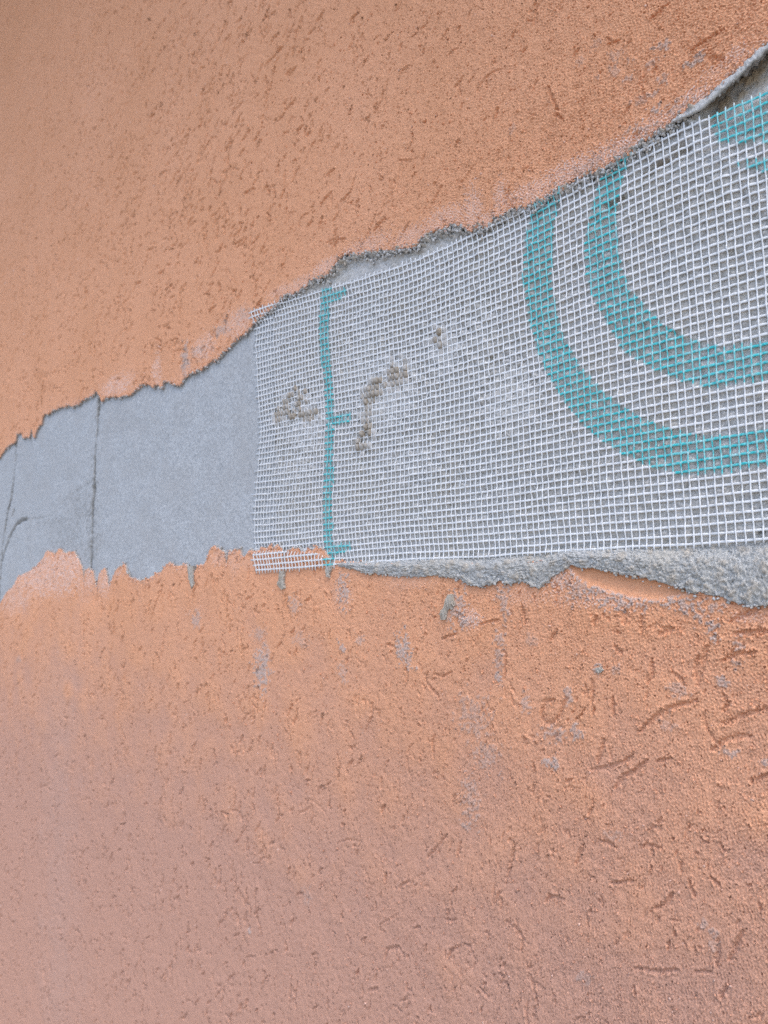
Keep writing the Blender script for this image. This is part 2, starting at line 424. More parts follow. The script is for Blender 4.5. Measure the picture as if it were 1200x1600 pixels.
BO, n, b = mat_new('grey_board', 0.8, 0.3)
g1 = ramp(n, noise(n, 520, 4, 0.75), [(0.36, (0.27, 0.28, 0.285)), (0.64, (0.49, 0.505, 0.51))])
g1 = mix(n, ramp(n, noise(n, 22, 5, 0.7), [(0.42, (0, 0, 0)), (0.72, (0.6, 0.6, 0.6))]), g1, (0.34, 0.335, 0.325))
g1 = mix(n, attr(n, 'stain'), g1, (0.17, 0.165, 0.15))
n.links.new(g1, b.inputs['Base Color'])
bump(n, b, noise(n, 800, 3, 0.6), 0.00015, 0.6)

DA, n, b = mat_new('ochre_mortar', 0.95, 0.15)
g1 = ramp(n, noise(n, 900, 4, 0.7), [(0.30, (0.16, 0.12, 0.075)), (0.70, (0.36, 0.285, 0.19))])
g1 = mix(n, attr(n, 'skim'), g1, (0.44, 0.43, 0.41))
n.links.new(g1, b.inputs['Base Color'])
bump(n, b, noise(n, 1500, 3, 0.7), 0.0003, 0.8)

YA, n, b = mat_new('fibreglass_yarn', 0.5, 0.4)
yc = ramp(n, noise(n, 260, 3), [(0.3, (0.59, 0.605, 0.61)), (0.7, (0.69, 0.70, 0.70))])
ic = ramp(n, noise(n, 900, 3, 0.7), [(0.32, (0.012, 0.34, 0.37)), (0.52, (0.035, 0.47, 0.495)), (0.72, (0.16, 0.56, 0.585))])
n.links.new(mix(n, attr(n, 'ink'), yc, ic), b.inputs['Base Color'])
bump(n, b, noise(n, 2200, 2), 0.0001, 0.5)

CO, n, b = mat_new('masonry', 0.95, 0.1)
n.links.new(ramp(n, noise(n, 60, 4), [(0.3, (0.20, 0.19, 0.18)), (0.7, (0.30, 0.29, 0.27))]), b.inputs['Base Color'])
GR, n, b = mat_new('paving', 0.95, 0.2)
n.links.new(ramp(n, noise(n, 12, 6), [(0.3, (0.16, 0.15, 0.14)), (0.7, (0.24, 0.23, 0.21))]), b.inputs['Base Color'])

# ------------------------------------------------------------------ ground
u = np.array([[-20, 20], [-20, 20.]])
me = make_mesh('ground', np.array([[-25, -40, 0], [25, -40, 0], [25, 0.02, 0], [-25, 0.02, 0.]]), np.array([[0, 1, 2, 3]]), GR, None, False)
o = link(bpy.data.objects.new('ground', me))
o['kind'] = 'structure'

# ------------------------------------------------------------------ the wall
wall = thing('plaster_wall', 'orange scratch-textured plaster wall with a jagged torn strip baring grey mortar and boards', 'wall', (0, 0, 0))
X0, X1, STEP = -150, 1300, 1.25
xs = np.concatenate([np.linspace(-420, X0 - 6, 34), np.arange(X0, X1, STEP), np.linspace(X1 + 6, 1900, 30)])
ucol = at(xs, np.full_like(xs, 925.0))[0]
kin = 1.0

def plaster(name, zb, zsm, ylim, nrow, top, label):
    d = depth_uv(ucol, 0.0)
    zl = at(xs, np.full_like(xs, ylim))[1]
    zl = np.clip(zl, -1.3, 1.05)
    t = np.linspace(0, 1, nrow)[:, None]
    t = 0.55 * t + 0.45 * t ** 1.5                        # denser at the torn edge
    zs = zsm(ucol)[None, :]
    zz = zs * (1 - t) + zl[None, :] * t + (zb(ucol) - zsm(ucol))[None, :] * (1 - t) ** 9
    uu = np.repeat(ucol[None, :], nrow, 0)
    far = np.concatenate([np.full((1, len(ucol)), s) for s in ((1.169, 1.169) if top else (-1.398, -1.398))][:1], 0)
    zz = np.concatenate([zz, zl[None, :] * 0.5 + far * 0.5, far], 0)
    uu = np.concatenate([uu, uu[:2]], 0)
    fine, med = samp(n1, uu, zz), samp(n2, uu, zz)
    g = np.clip(samp(G, uu, zz), 0, 1)
    rough = 1 - 0.72 * g
    if not top:
        pass
    hh = samp(H, uu, zz)
    du = np.gradient(ucol)[None, :]
    lod1, lod2 = np.clip(1.5 - du / 0.0010, 0.05, 1), np.clip(1.5 - du / 0.0026, 0.25, 1)
    grain = 0.00031 * lod1 * np.clip(fine, -2.6, 2.2) + 0.00010 * lod2 * med
    pits = -0.0017 * np.maximum(0, samp(n1, uu + 0.013, zz + 0.007) * 0.75 + med * 0.66 - 1.30)
    pits = pits * lod2
    knob = 0.0007 * np.maximum(0, samp(n2, uu - 0.021, zz + 0.015) - 2.0)
    hh = hh + (grain + pits + knob) * rough + 0.00009 * samp(n3, uu, zz) + 0.00018 * samp(n5, uu, zz)
    if not top:
        de = np.maximum(0, zs[0][None, :] - zz)
    else:
        de = np.maximum(0, zz - zs[0][None, :])
    streak = samp(nst, uu, zz)
    mort = ellipses(uu, zz, SMEARS, fine * 0.25 + med * 0.8 + 0.7 * samp(n3, uu, zz), 0.40, 0.55, 0.42) * 0.7
    scuff = ellipses(uu, zz, SCUFFS, 0.7 * fine + 0.4 * med + streak * 0.7, 0.15, 0.6, 0.34)
    edge = np.exp(-de / 0.006) * smooth(0.3, 1.5, streak * 0.8 + fine * 0.5) * 0.8
    scuff = np.clip(np.maximum(scuff, edge), 0, 1) * (0.12 + 0.88 * smooth(-0.15, 0.75, fine + 0.35 * streak))
    speck = smooth(2.3, 2.9, samp(n1, uu + 0.05, zz - 0.03)) * 0.7
    scuff = np.maximum(scuff, speck)
    mort = np.clip(mort * (0.55 + 0.45 * smooth(-1.0, 0.6, med)), 0, 1)
    mort = np.maximum(mort, np.exp(-((samp(SC, uu, zz) - 0.2) / 0.13) ** 2) * smooth(-.5, .8, med) * (samp(SC, uu, zz) > 0.02) * (0.0 if top else 0.9))
    hh = hh + 0.00035 * mort * (1 + 0.5 * fine)
    dst_shade, run = np.zeros_like(uu), np.zeros_like(uu)
    if not top:
        # grey-lilac dust run; dusty tone with brightness falloff painted in lower down
        a = tr([(92, 1010), (92, 1600)])
        cx = np.interp(zz, [a[1, 1], a[0, 1]], [a[1, 0], a[0, 0]])
        s = np.exp(-(((uu - cx) + 0.012 * samp(n5, uu, zz)) / 0.045) ** 2) * smooth(flos(-0.9) - 0.02, flos(-0.9) - 0.2, zz)
        run = 0.2 * s * (0.7 + 0.3 * streak)
        dst_shade = smooth(0.02, -0.28, zz + 0.02 * samp(n5, uu, zz)) * 0.85
    dst_shade = np.clip(dst_shade, 0, 1)
    ins = 1 - smooth(0.45, 0.8, samp(SC, uu, zz))
    dst_shade, scuff, mort = dst_shade * ins, scuff * ins, mort * ins
    # broken edge going back into the wall
    rows_u, rows_z, rows_h, rm = [], [], [], []
    sgn = -1.0 if top else 1.0
    jit = np.interp(ucol, _jt, jb if top else ja)
    for (off, hgt, mm) in ((0.0006, -0.0075, 1), (0.0003, -0.0034, 1), (0.0006 + 0.0004 * jit, -0.0014, 0.8), (0.0004, -0.0005, 0.35)):
        rows_u.append(ucol); rows_z.append(zz[0] + sgn * off); rows_h.append(np.minimum(hgt, 1) + 0.0003 * fine[1]); rm.append(np.full(len(ucol), mm))
    uu = np.concatenate([np.array(rows_u), uu]); zz = np.concatenate([np.array(rows_z), zz]); hh = np.concatenate([np.array(rows_h), hh])
    mort = np.concatenate([np.array(rm), mort])
    z4 = np.zeros((4, len(ucol)))
    o = sheet(name, uu, zz, hh, PL, {'mortar': mort, 'scuff': np.concatenate([z4, scuff]), 'dust_shade': np.concatenate([z4, dst_shade]), 'run': np.clip(np.concatenate([z4, run]), 0, 1)}, wall, flip=not top)
    o['label'] = label
    return o
plaster('plaster_coat', fup, fups, -60, 360, True, 'dry orange scratched plaster above the torn strip')
plaster('plaster_coat', flo, flos, 1660, 430, False, 'dusty orange scratched plaster with painted-in darkening below the torn strip')

# masonry behind everything
uL, uR = float(ucol[0]), float(ucol[-1])
bm = bmesh.new()
bmesh.ops.create_cube(bm, size=1.0)
for v in bm.verts:
    v.co = ((uL + uR) / 2 + v.co.x * (uR - uL), 0.165 + v.co.y * 0.30, (ZC + 1.165) / 2 + v.co.z * (ZC + 1.165))
me = bpy.data.meshes.new('wall_core'); bm.to_mesh(me); bm.free(); me.materials.append(CO)
link(bpy.data.objects.new('wall_core', me), wall)

# unseen eave added to shade the top of the wall
bm = bmesh.new()
bmesh.ops.create_cube(bm, size=1.0)
for v in bm.verts:
    v.co = ((uL + uR) / 2 + v.co.x * (uR - uL + 0.8), -0.10 + v.co.y * 0.64, ZC + 1.22 + v.co.z * 0.10)
bmesh.ops.bevel(bm, geom=bm.edges[:], offset=0.006, segments=2, affect='EDGES')
me = bpy.data.meshes.new('added_eave'); bm.to_mesh(me); bm.free(); me.materials.append(CO)
link(bpy.data.objects.new('added_eave', me), wall)

# insulation boards left bare at the far end of the strip
J1 = [(157, 560), (154, 640), (152, 670), (149, 700), (148, 735), (147, 770), (145, 800), (143, 850), (140, 960)]
J2 = [(28, 620), (25, 700), (22, 740), (18, 775), (12, 800), (7, 830), (3, 860), (-6, 1000)]
BH = -0.0030
def joint(pts):
    a = tr(pts, BH)
    o = np.argsort(a[:, 1])
    return lambda z: np.interp(z, a[o, 1], a[o, 0])
j1, j2 = joint(J1), joint(J2)
je = lambda z: np.full_like(z, at(430, 700, BH)[0])
jw = lambda z: np.full_like(z, at(-400, 925, BH)[0])
CRK = [tr(p, BH) for p in ([(42, 811), (34, 813), (26, 819), (18, 832), (12, 848), (6, 866), (2, 878)], [(145, 751), (132, 758), (118, 768), (104, 780), (98, 788)],
                           [(80, 806), (60, 810), (45, 812)], [(22, 796), (19, 806)])]
def dist_line(u, z, p):
    r = np.full(u.shape, 9.0)
    for a, b in zip(p[:-1], p[1:]):
        d = b - a
        t = np.clip(((u - a[0]) * d[0] + (z - a[1]) * d[1]) / (d @ d), 0, 1)
        r = np.minimum(r, np.hypot(u - a[0] - t * d[0], z - a[1] - t * d[1]))
    return r
def board(lf, rt, nc, nr, gl, gr, tint):
    t = np.linspace(0, 1, nr)[:, None]
    ul = float(lf(np.array([0.1]))[0]); ur = float(rt(np.array([0.1]))[0])
    s = np.linspace(0, 1, nc)[None, :]
    if not gl: s = 1 - (1 - s) ** 3
    us = ul + (ur - ul) * s[0]
    zlo = np.minimum(flo0(us), flos(us)) - 0.035
    zhi = np.maximum(fup0(us), fups(us)) + 0.03
    zz = zlo[None] * (1 - t) + zhi[None] * t
    jag = 0.0008 * np.interp(zz * 0.10 - 0.5, _jt, jb) + 0.0005 * np.interp(zz * 0.3 - 0.5, _jt, ja)
    a, b_ = lf(zz) + gl + (jag if gl else 0), rt(zz) - gr - (jag * 1.3 if gr else 0)
    uu = a * (1 - s) + b_ * s
    hh = BH + 0.00012 * samp(n1, uu, zz) + 0.00008 * samp(n2, uu, zz) + 0.0002 * samp(n5, uu, zz)
    stn = 0.5 * smooth(1.9, 2.6, samp(n2, uu + .03, zz)) * smooth(-.2, 1, samp(n5, uu, zz))
    for k, p in enumerate(CRK):
        d = dist_line(uu, zz, p) + 0.0006 * samp(n2, uu, zz)
        wd = (0.0030, 0.0011, 0.0013, 0.0022)[k]
        hh -= (0.0050, 0.0006, 0.0009, 0.003)[k] * (1 - smooth(0.3 * wd, wd, d))
        stn = np.maximum(stn, (1 - smooth(0.2 * wd, 1.2 * wd, d)) * (0.9, 0.9, 0.6, 0.9)[k] * smooth(-1.2, 0.6, samp(n2, uu, zz)))
    pt = ellipses(uu, zz, [(128, 800, 22, 24, .7), (105, 835, 38, 22, .5), (138, 845, 12, 40, .65), (95, 812, 44, 7, .7), (118, 775, 20, 12, .4)], samp(n2, uu, zz) * 1.3 + samp(n3, uu, zz))
    stn = np.maximum(stn, pt * smooth(-0.5, 1.3, samp(n2, uu, zz + 0.01)))
    ed = np.minimum((uu - a) if gl else 9, (b_ - uu) if gr else 9)
    hh -= 0.0005 * (1 - smooth(0.0, 0.0012, ed + 0.0007 * samp(n2, uu, zz)))
    stn = np.maximum(stn, 0.7 * (1 - smooth(0.0003, 0.0024, ed + 0.0016 * samp(n2, uu, zz) + 0.0020 * samp(n3, uu, zz))))
    # sides of the board along the joint
    def side(col):
        return uu[:, col:col + 1], zz[:, col:col + 1], np.full((nr, 1), BH - 0.006), np.full((nr, 1), 0.8)
    A, B = side(0), side(-1 % nc)
    uu = np.concatenate([A[0], uu, B[0]], 1); zz = np.concatenate([A[1], zz, B[1]], 1)
    hh = np.concatenate([A[2], hh, B[2]], 1); stn = np.concatenate([A[3], stn, B[3]], 1)
    sheet('insulation_board', uu, zz, hh, BO, {'stain': stn}, wall)
board(j1, je, 130, 150, 0.0011, 0.0, 0)
board(j2, j1, 110, 150, 0.0009, 0.0011, 0)
board(jw, j2, 60, 120, 0.0, 0.0008, 0)

# ------------------------------------------------------------------ mesh strip: where it runs
MH = -0.0018
TOP = [(300, 536), (396, 489), (450, 471), (503, 455), (560, 438), (640, 412), (690, 390), (760, 358.5), (833, 324), (907, 284.5), (987, 243.5), (1046, 213), (1112, 183), (1200, 146), (1420, 40)]
BOT = [(300, 894), (405, 891), (450, 888), (500, 884), (560, 880), (640, 874), (758, 869.5), (888, 860), (1017, 853.5), (1080, 851), (1200, 842), (1420, 826)]
ftop, fbot = curve_of(TOP, MH), curve_of(BOT, MH)
_k = lambda f: (lambda u: (f(u - .012) + f(u - .006) + f(u) + f(u + .006) + f(u + .012)) / 5)
ftop, fbot = _k(ftop), _k(fbot)
NR = 46
PITCH_U = 0.00405
LEFT = [(397, 488), (402, 510), (400.5, 540), (401.5, 560), (403, 600), (405, 625), (408.5, 677), (404, 730), (398.5, 800), (398, 835), (401, 865), (406, 891)]
la = tr(LEFT, MH)
ls = np.array([(ftop(a[0]) - a[1]) / (ftop(a[0]) - fbot(a[0])) for a in la])
def U_of(i, s):
    base = np.interp(s, [0, 1], [la[0, 0], la[0, 0] + 0.001])
    warp = np.interp(s, ls, la[:, 0]) - base
    return base + i * PITCH_U + warp * np.exp(-np.asarray(i) / 34.0)
def Z_of(u, s):
    s2 = s + 0.010 * np.sin(s * 9.0 + u * 14) * np.exp(-(u - la[0, 0]) / 0.12)
    s2 = np.where((s < 0) | (s > 1), s, s2 * (1 - np.abs(2 * s - 1) ** 8) + s * np.abs(2 * s - 1) ** 8)
    return ftop(u) * (1 - s2) + fbot(u) * s2
NI = int((at(1400, 925, MH)[0] - la[0, 0]) / PITCH_U)

# ------------------------------------------------------------------ mortar bed under the mesh
HOLES = [(1058, 232, 22, 8, .0042, 1), (1030, 253, 16, 6, .004, 1), (1008, 268, 14, 5, .003, 1), (955, 312, 18, 7, .004, 1), (800, 415, 9, 14, .0022, .2), (1186, 832, 7, 6, .004, 0), (690, 420, 14, 8, .001, 0),
         (540, 470, 10, 30, .001, 0), (1145, 400, 20, 10, .001, 0), (760, 560, 8, 5, .001, 0)]
PATCH = [(790, 620, 60, 70, .8), (560, 560, 60, 60, .5), (600, 610, 60, 70, .9), (470, 660, 50, 60, .9), (690, 540, 34, 60, .8), (745, 520, 40, 60, .5), (840, 560, 30, 60, .35), (640, 720, 60, 40, .45), (450, 735, 46, 26, .8)]
DABS = [[(432, 640), (446, 622), (462, 604), (476, 606), (480, 622), (498, 640), (500, 654), (486, 662), (474, 660), (462, 652), (446, 652), (432, 662), (428, 655)],
        [(566, 612), (580, 596), (600, 586), (612, 566), (626, 560), (638, 568), (640, 582), (634, 594), (618, 604), (604, 612), (590, 622), (586, 640), (580, 660), (584, 680), (578, 694), (566, 702), (554, 700), (560, 680), (562, 650)],
        [(676, 522), (684, 510), (692, 518), (694, 535), (690, 545), (682, 535), (676, 535)]]
bx = np.concatenate([np.arange(402, 1330, 2.2), np.linspace(1336, 1880, 20)])
bu = at(bx, np.full_like(bx, 925.0), -0.004)[0]
nr = 300
t = np.linspace(0, 1, nr)[:, None]
zlo = np.minimum(flos(bu), fbot(bu)) - 0.022
zhi = fups(bu) + 0.012
zz = zlo[None] * (1 - t) + zhi[None] * t
uu = np.repeat(bu[None], nr, 0)
fine, med, lrg = samp(n1, uu, zz), samp(n2, uu, zz), samp(n3, uu, zz)
hb = -0.0031 + 0.00028 * np.clip(fine, -2.4, 2.2) + 0.00022 * med + 0.00028 * lrg
hb -= 0.0006 * np.maximum(0, samp(n1, uu + .02, zz) - 1.6)
de = fups(uu) - zz
xpx0, xpx1, xpx2, xpx3 = [float(at(x, 400, 0)[0]) for x in (430, 500, 1085, 1118)]
rim = smooth(xpx0, xpx1, uu) * (1 - smooth(xpx2, xpx3, uu))
behind = smooth(-0.002, 0.0004, de)
hb += behind * rim * 0.0026 * np.exp(-(np.maximum(de, 0) / 0.0042) ** 2) * (0.75 + 0.3 * lrg + 0.25 * med)
hb += behind * rim * 0.0013 * (med + 0.5 * fine) * np.exp(-(np.maximum(de, 0) / 0.006) ** 2)
cav = smooth(xpx2 + 0.003, xpx3, uu) * np.exp(-(np.maximum(de - 0.001, 0) / 0.016) ** 2)
hb -= cav * 0.0085
pat = ellipses(uu, zz, PATCH, 0.4 * med + 0.5 * lrg)
hb += 0.0010 * pat
och = cav * 1.0 * smooth(-1.9, 0.8, lrg + 0.4 * med) + 0.55 * rim * np.exp(-(np.maximum(de, 0) / 0.006) ** 2) * smooth(0.1, 1.4, lrg + 0.5 * med)
for (x, y, rx, ry, dp, oc) in HOLES:
    e = ellipses(uu, zz, [(x, y, rx, ry, 1.0)], 0.5 * med)
    hb -= dp * e
    och = np.maximum(och, e * 0.6 * oc)
bedge = uu[:, :1] + 0.004
lft = 1 - smooth(0.0, 0.09, uu - bu[0] + 0.006 * lrg)
hb -= 0.0007 * lft
bed = sheet('mortar_bed', uu, zz, hb, MO, {'skim': np.clip(np.maximum(pat * 0.15 * smooth(-1.5, 1, lrg + fine * .4), 0.35 * lft), 0, 1), 'ochre': np.clip(och, 0, 1)}, wall)
def bed_h(u, z):                       # smooth level the mesh lies on
    return -0.0020 + 0.00028 * samp(n3, u, z)

# mortar ledge along the foot of the mesh, standing proud of the plaster
LED = [(505, 878), (518, 884), (537, 886), (555, 891), (569, 895), (597, 897), (625, 899), (653, 901), (677, 899), (695, 902), (716, 902), (722, 908), (730, 913), (751, 916), (765, 915), (773, 912), (778, 905),
       (789, 913), (806, 909), (816, 908), (830, 915), (841, 918), (855, 909), (866, 898), (878, 892), (886, 887), (890, 882), (903, 887), (914, 887), (930, 889), (951, 893), (980, 898), (1000, 903), (1017, 907), (1053, 915), (1068, 920), (1074, 926), (1090, 925),
       (1110, 928), (1127, 932), (1140, 938), (1149, 942), (1162, 945), (1174, 947), (1200, 945), (1420, 960)]
LH = 0.0016
fled0 = curve_of(LED, LH)
fled = lambda u: fled0(u) + 0.00035 * np.interp(u, _jt, ja) + 0.0002 * np.interp(u, _jt, jb)
lx = np.concatenate([np.arange(506, 1350, 1.7), np.linspace(1356, 1880, 20)])
lu = at(lx, np.full_like(lx, 900.0), 0)[0]
nr = 46
t = np.linspace(0, 1, nr)[:, None]
ztop_ = fbot(lu) + 0.0028
zbt = fled(lu)
zz = ztop_[None] * (1 - t) + zbt[None] * t
uu = np.repeat(lu[None], nr, 0)
fine, med = samp(n1, uu, zz), samp(n2, uu, zz)
endf = smooth(lu[0], lu[0] + 0.03, uu)
hl = -0.0034 + (0.0012 + 0.0036 * endf) * smooth(0.0, 0.55, t) + 0.0006 * np.sin(t * math.pi)
hl = hl + 0.00042 * fine + 0.00028 * med + 0.0003 * samp(n3, uu, zz) * smooth(0, .4, t)
hl -= 0.0004 * np.maximum(0, samp(n1, uu + .02, zz) - 1.5)
# a shallow trowel crease half way down
hl -= 0.0006 * np.exp(-((t - 0.45 - 0.1 * np.sin(uu * 40)) / 0.08) ** 2) * smooth(-.5, 1, samp(n3, uu, zz))
lip = [(0.0004, -0.0006), (-0.0002, -0.0014), (-0.0016, -0.0030), (-0.0045, -0.0058)]
eu, ez, eh = [uu], [zz], [hl]
for (dzz, dh) in lip:
    eu.append(lu[None]); ez.append(zbt[None] - dzz); eh.append(hl[-1:] + dh + 0.0002 * samp(n1, lu[None] + dzz, zbt[None]))
uu, zz, hl = np.concatenate(eu), np.concatenate(ez), np.concatenate(eh)
oc = 0.35 * smooth(0.2, 1.6, samp(n3, uu, zz) + 0.5 * samp(n2, uu, zz))
o = sheet('mortar_ledge', uu, zz, hl, LE, {'skim': np.full(uu.shape, 0.0), 'ochre': oc}, wall, flip=True)
o['label'] = 'rough sandy mortar ledge standing proud along the foot of the mesh'

# peeling lip of grey plaster at the upper end of the strip
lipc = tr([(1040, 197), (1060, 181), (1085, 166), (1101, 156), (1112, 146), (1127, 131), (1149, 113), (1171, 91), (1200, 66), (1260, 20), (1420, -100)], 0.0006)
lpu = np.linspace(lipc[0, 0], lipc[-1, 0], 360)
lpz = np.interp(lpu, lipc[:, 0], lipc[:, 1]) + 0.0003 * np.interp(lpu, _jt, jb)
wdt = 0.0034 * smooth(0, 0.012, lpu - lpu[0]) * (0.85 + 0.18 * np.interp(lpu, _jt, jb)) + 0.0004
prof = [(-0.6, -0.0012), (-0.25, 0.0001), (0.0, 0.0004), (0.25, 0.0005), (0.5, 0.0007), (0.75, 0.0008), (0.95, 0.0006), (1.0, 0.0000), (0.9, -0.0006), (0.5, -0.0012), (0.0, -0.0020), (-0.3, -0.0030)]
uu = np.repeat(lpu[None], len(prof), 0)
zz = np.stack([lpz - p[0] * wdt for p in prof])
hh = np.stack([p[1] * 1.3 + 0 * lpz for p in prof]) + 0.00022 * samp(n1, uu, zz) + 0.0002 * samp(n2, uu, zz)
o = sheet('mortar_lip', uu, zz, hh, MO, {'skim': np.full(uu.shape, .35), 'ochre': np.zeros(uu.shape)}, wall, flip=True)
o['label'] = 'thin grey lip peeling from the plaster edge above the hollow'

# loose grit: crumbs of mortar and paint along the broken edges, and hard grains standing out of the plaster
_ico = bmesh.new()
bmesh.ops.create_icosphere(_ico, subdivisions=1, radius=1.0)
IV = np.array([v.co[:] for v in _ico.verts]); IF = np.array([[v.index for v in f.verts] for f in _ico.faces]); _ico.free()
def grit(name, u, z, h, r, mat, attrs):
    n_ = len(u)
    sh = 1 + 0.28 * RNG.standard_normal((n_, len(IV), 1))
    sq = RNG.uniform(0.7, 1.35, (n_, 1, 3))
    P = IV[None] * sh * sq * r[:, None, None]
    co = to_world(u, z, h)[:, None, :] + P
    q = (IF[None] + (np.arange(n_) * len(IV))[:, None, None]).reshape(-1, 3)
    me = make_mesh(name, co, q, mat, {k: np.repeat(v, len(IV)) for k, v in attrs.items()})
    o = link(bpy.data.objects.new(name, me), wall)
    o['kind'] = 'stuff'
    return o
def rnd_u(n_, xa, xb):
    x = RNG.uniform(xa, xb, n_)
    return at(x, np.full(n_, 900.0))[0]
# mortar crumbs clinging to both edges
ua, ub, uc = rnd_u(900, 0, 1290), rnd_u(700, 430, 1100), rnd_u(500, 0, 520)
ud = rnd_u(420, 540, 1300)
gu = np.concatenate([ua, ub, uc, ud])
gz = np.concatenate([fup(ua) - np.abs(RNG.normal(0, .0012, 900)), fup(ub) - np.abs(RNG.normal(0.001, .0028, 700)), flo(uc) + np.abs(RNG.normal(0, .0010, 500)), fled(ud) - RNG.normal(-.0005, .0010, 420)])
gh = np.concatenate([RNG.uniform(-.0024, 0.0, 900), RNG.uniform(-.0020, 0.0, 700), RNG.uniform(-.0032, -.0006, 500), RNG.uniform(-.0004, .0012, 420)])
gr = RNG.uniform(0.0003, 0.0008, len(gu)) * (0.7 + 0.9 * np.clip(depth_uv(gu, gz) / 0.6, 0, 1))
zz0 = np.zeros(len(gu))
grit('mortar_grit', gu, gz, gh, gr, MO, {'skim': zz0 + 0.55, 'ochre': np.clip(RNG.normal(0.1, .25, len(gu)), 0, .7)})
# orange chips left at the plaster edges
ua, ub = rnd_u(900, 0, 1290), rnd_u(800, 0, 900)
gu = np.concatenate([ua, ub]); gz = np.concatenate([fup(ua) + RNG.normal(0.0008, .0012, 900), flo(ub) - RNG.normal(0.0008, .0012, 800)])
gh = RNG.uniform(-.0009, .0004, len(gu))
gr = RNG.uniform(0.0003, 0.0007, len(gu)) * (0.7 + 0.8 * np.clip(depth_uv(gu, gz) / 0.6, 0, 1))
zz0 = np.zeros(len(gu))
grit('plaster_grit', gu, gz, gh, gr, PL, {'mortar': np.clip(RNG.normal(0, .35, len(gu)), 0, 1), 'scuff': np.clip(RNG.normal(0.2, .35, len(gu)), 0, 1), 'dust_shade': zz0, 'run': zz0})
# hard grains proud of the scratched face
n_ = 6500
gu = rnd_u(n_, 330, 1300); gz = RNG.uniform(-0.33, 0.42, n_)
ok = (gz > fups(gu) + 0.003) | (gz < np.minimum(flos(gu), fled(gu)) - 0.004)
ok &= samp(SC, gu, gz) < 0.05
gu, gz = gu[ok], gz[ok]
gr = np.minimum(RNG.gamma(3.0, 0.00010, len(gu)) + 0.0002, 0.0008)
gh = np.minimum(samp(H, gu, gz), 0) + gr * 0.15
zz0 = np.zeros(len(gu))
grit('plaster_grain', gu, gz, gh, gr, PL, {'mortar': (RNG.random(len(gu)) < 0.02) * 0.4, 'scuff': np.where(RNG.random(len(gu)) < 0.05, 0.45, 0.0), 'dust_shade': smooth(0.02, -.28, gz) * .85, 'run': zz0})

# ------------------------------------------------------------------ reinforcing mesh
o0 = np.array([float(la[0, 0]), 0, ZC])
net = thing('reinforcing_mesh', 'white fibreglass mesh with turquoise printed rings laid over the bared grey strip', 'mesh', (float(la[5, 0]), 0.0, ZC + float(fbot(la[5, 0]))))
net_loc = np.array(net.location)
CX, CZ = at(np.array([1127.]), np.array([400.]), MH)
C0u, C0z = -0.1100, 0.1682
def poly(p): return tr(p, MH)                      # traced outline of the print, on the mesh
BARL = [(504, 448), (502, 480), (499, 515), (502, 555), (507, 590), (509, 625), (510, 660), (508, 700), (508, 740), (506, 790), (506, 830), (509, 860), (513, 886)]
BARR = [(524, 886), (521, 860), (519, 830), (518, 790), (520, 740), (520, 700), (521, 660), (520, 625), (518, 590), (514, 555), (511, 515), (514, 480), (517, 448)]
OUT_L = [(837, 310), (820.5, 370), (817, 407), (817, 443), (826, 498), (841, 553), (855, 586), (881, 627), (918, 671), (973, 711), (1024, 733), (1068, 742), (1127, 740), (1200, 729), (1300, 690), (1400, 620)]
OUT_R = [(1400, 545), (1300, 625), (1200, 671), (1145, 680), (1090, 680), (1039, 667), (987, 645), (943, 612), (907, 572), (881, 528), (870, 491), (863, 443), (863, 388), (866, 352), (880, 290)]
INN_L = [(945, 262), (921, 333), (912, 388), (914, 425), (925, 462), (943, 498), (976, 550), (1002, 568), (1042, 586), (1079, 601), (1119, 606), (1200, 594), (1300, 555), (1400, 480)]
INN_R = [(1400, 400), (1300, 480), (1200, 531), (1127, 542), (1083, 531), (1039, 509), (1009, 480), (984, 451), (969, 407), (962, 352), (965, 315), (973, 275), (995, 232)]
PRINT = [poly([(x - 1.5, y) for x, y in BARL] + [(x + 1.5, y) for x, y in BARR]), poly([(508, 462), (541, 448), (541, 462), (509, 476)]), poly([(512, 653), (547, 643), (547, 657), (512, 670)]), poly([(510, 854), (547, 845), (547, 860), (510, 870)]),
         poly(OUT_L + OUT_R), poly(INN_L + INN_R),
         poly([(1110, 178), (1200, 138), (1300, 90), (1300, 210), (1210, 222), (1160, 224), (1122, 222), (1112, 205)]), poly([(1148, 258), (1175, 247), (1210, 246), (1300, 230), (1300, 275), (1212, 270), (1180, 267)])]
def ink_at(u, z):
    r = np.zeros(u.shape, bool)
    for p in PRINT: r |= inpoly(u, z, p)
    return r.astype(np.float32)
def net_h(u, z):
    h = bed_h(u, z)
    on = smooth(0.002, -0.004, z - flos(u)) * (1 - smooth(float(at(505, 880)[0]), float(at(560, 880)[0]), u))   # climbs onto the plaster at its lower corner
    h = h * (1 - on) + 0.0014 * on
    up = smooth(-0.004, 0.003, z - fups(u)) * (1 - smooth(float(at(455, 470)[0]), float(at(500, 460)[0]), u))
    h = h * (1 - up) + 0.0011 * up
    rise = smooth(0.006, 0.0, z - fbot(u)) * smooth(float(at(520, 880)[0]), float(at(600, 880)[0]), u)
    h = h + 0.0009 * rise
    rt = rim_at(u, z)
    return h + rt * 0.0012
def rim_at(u, z):
    return smooth(xpx0, xpx1, u) * (1 - smooth(xpx2, xpx3, u)) * np.exp(-(np.maximum(fups(u) - z, 0) / 0.006) ** 2)
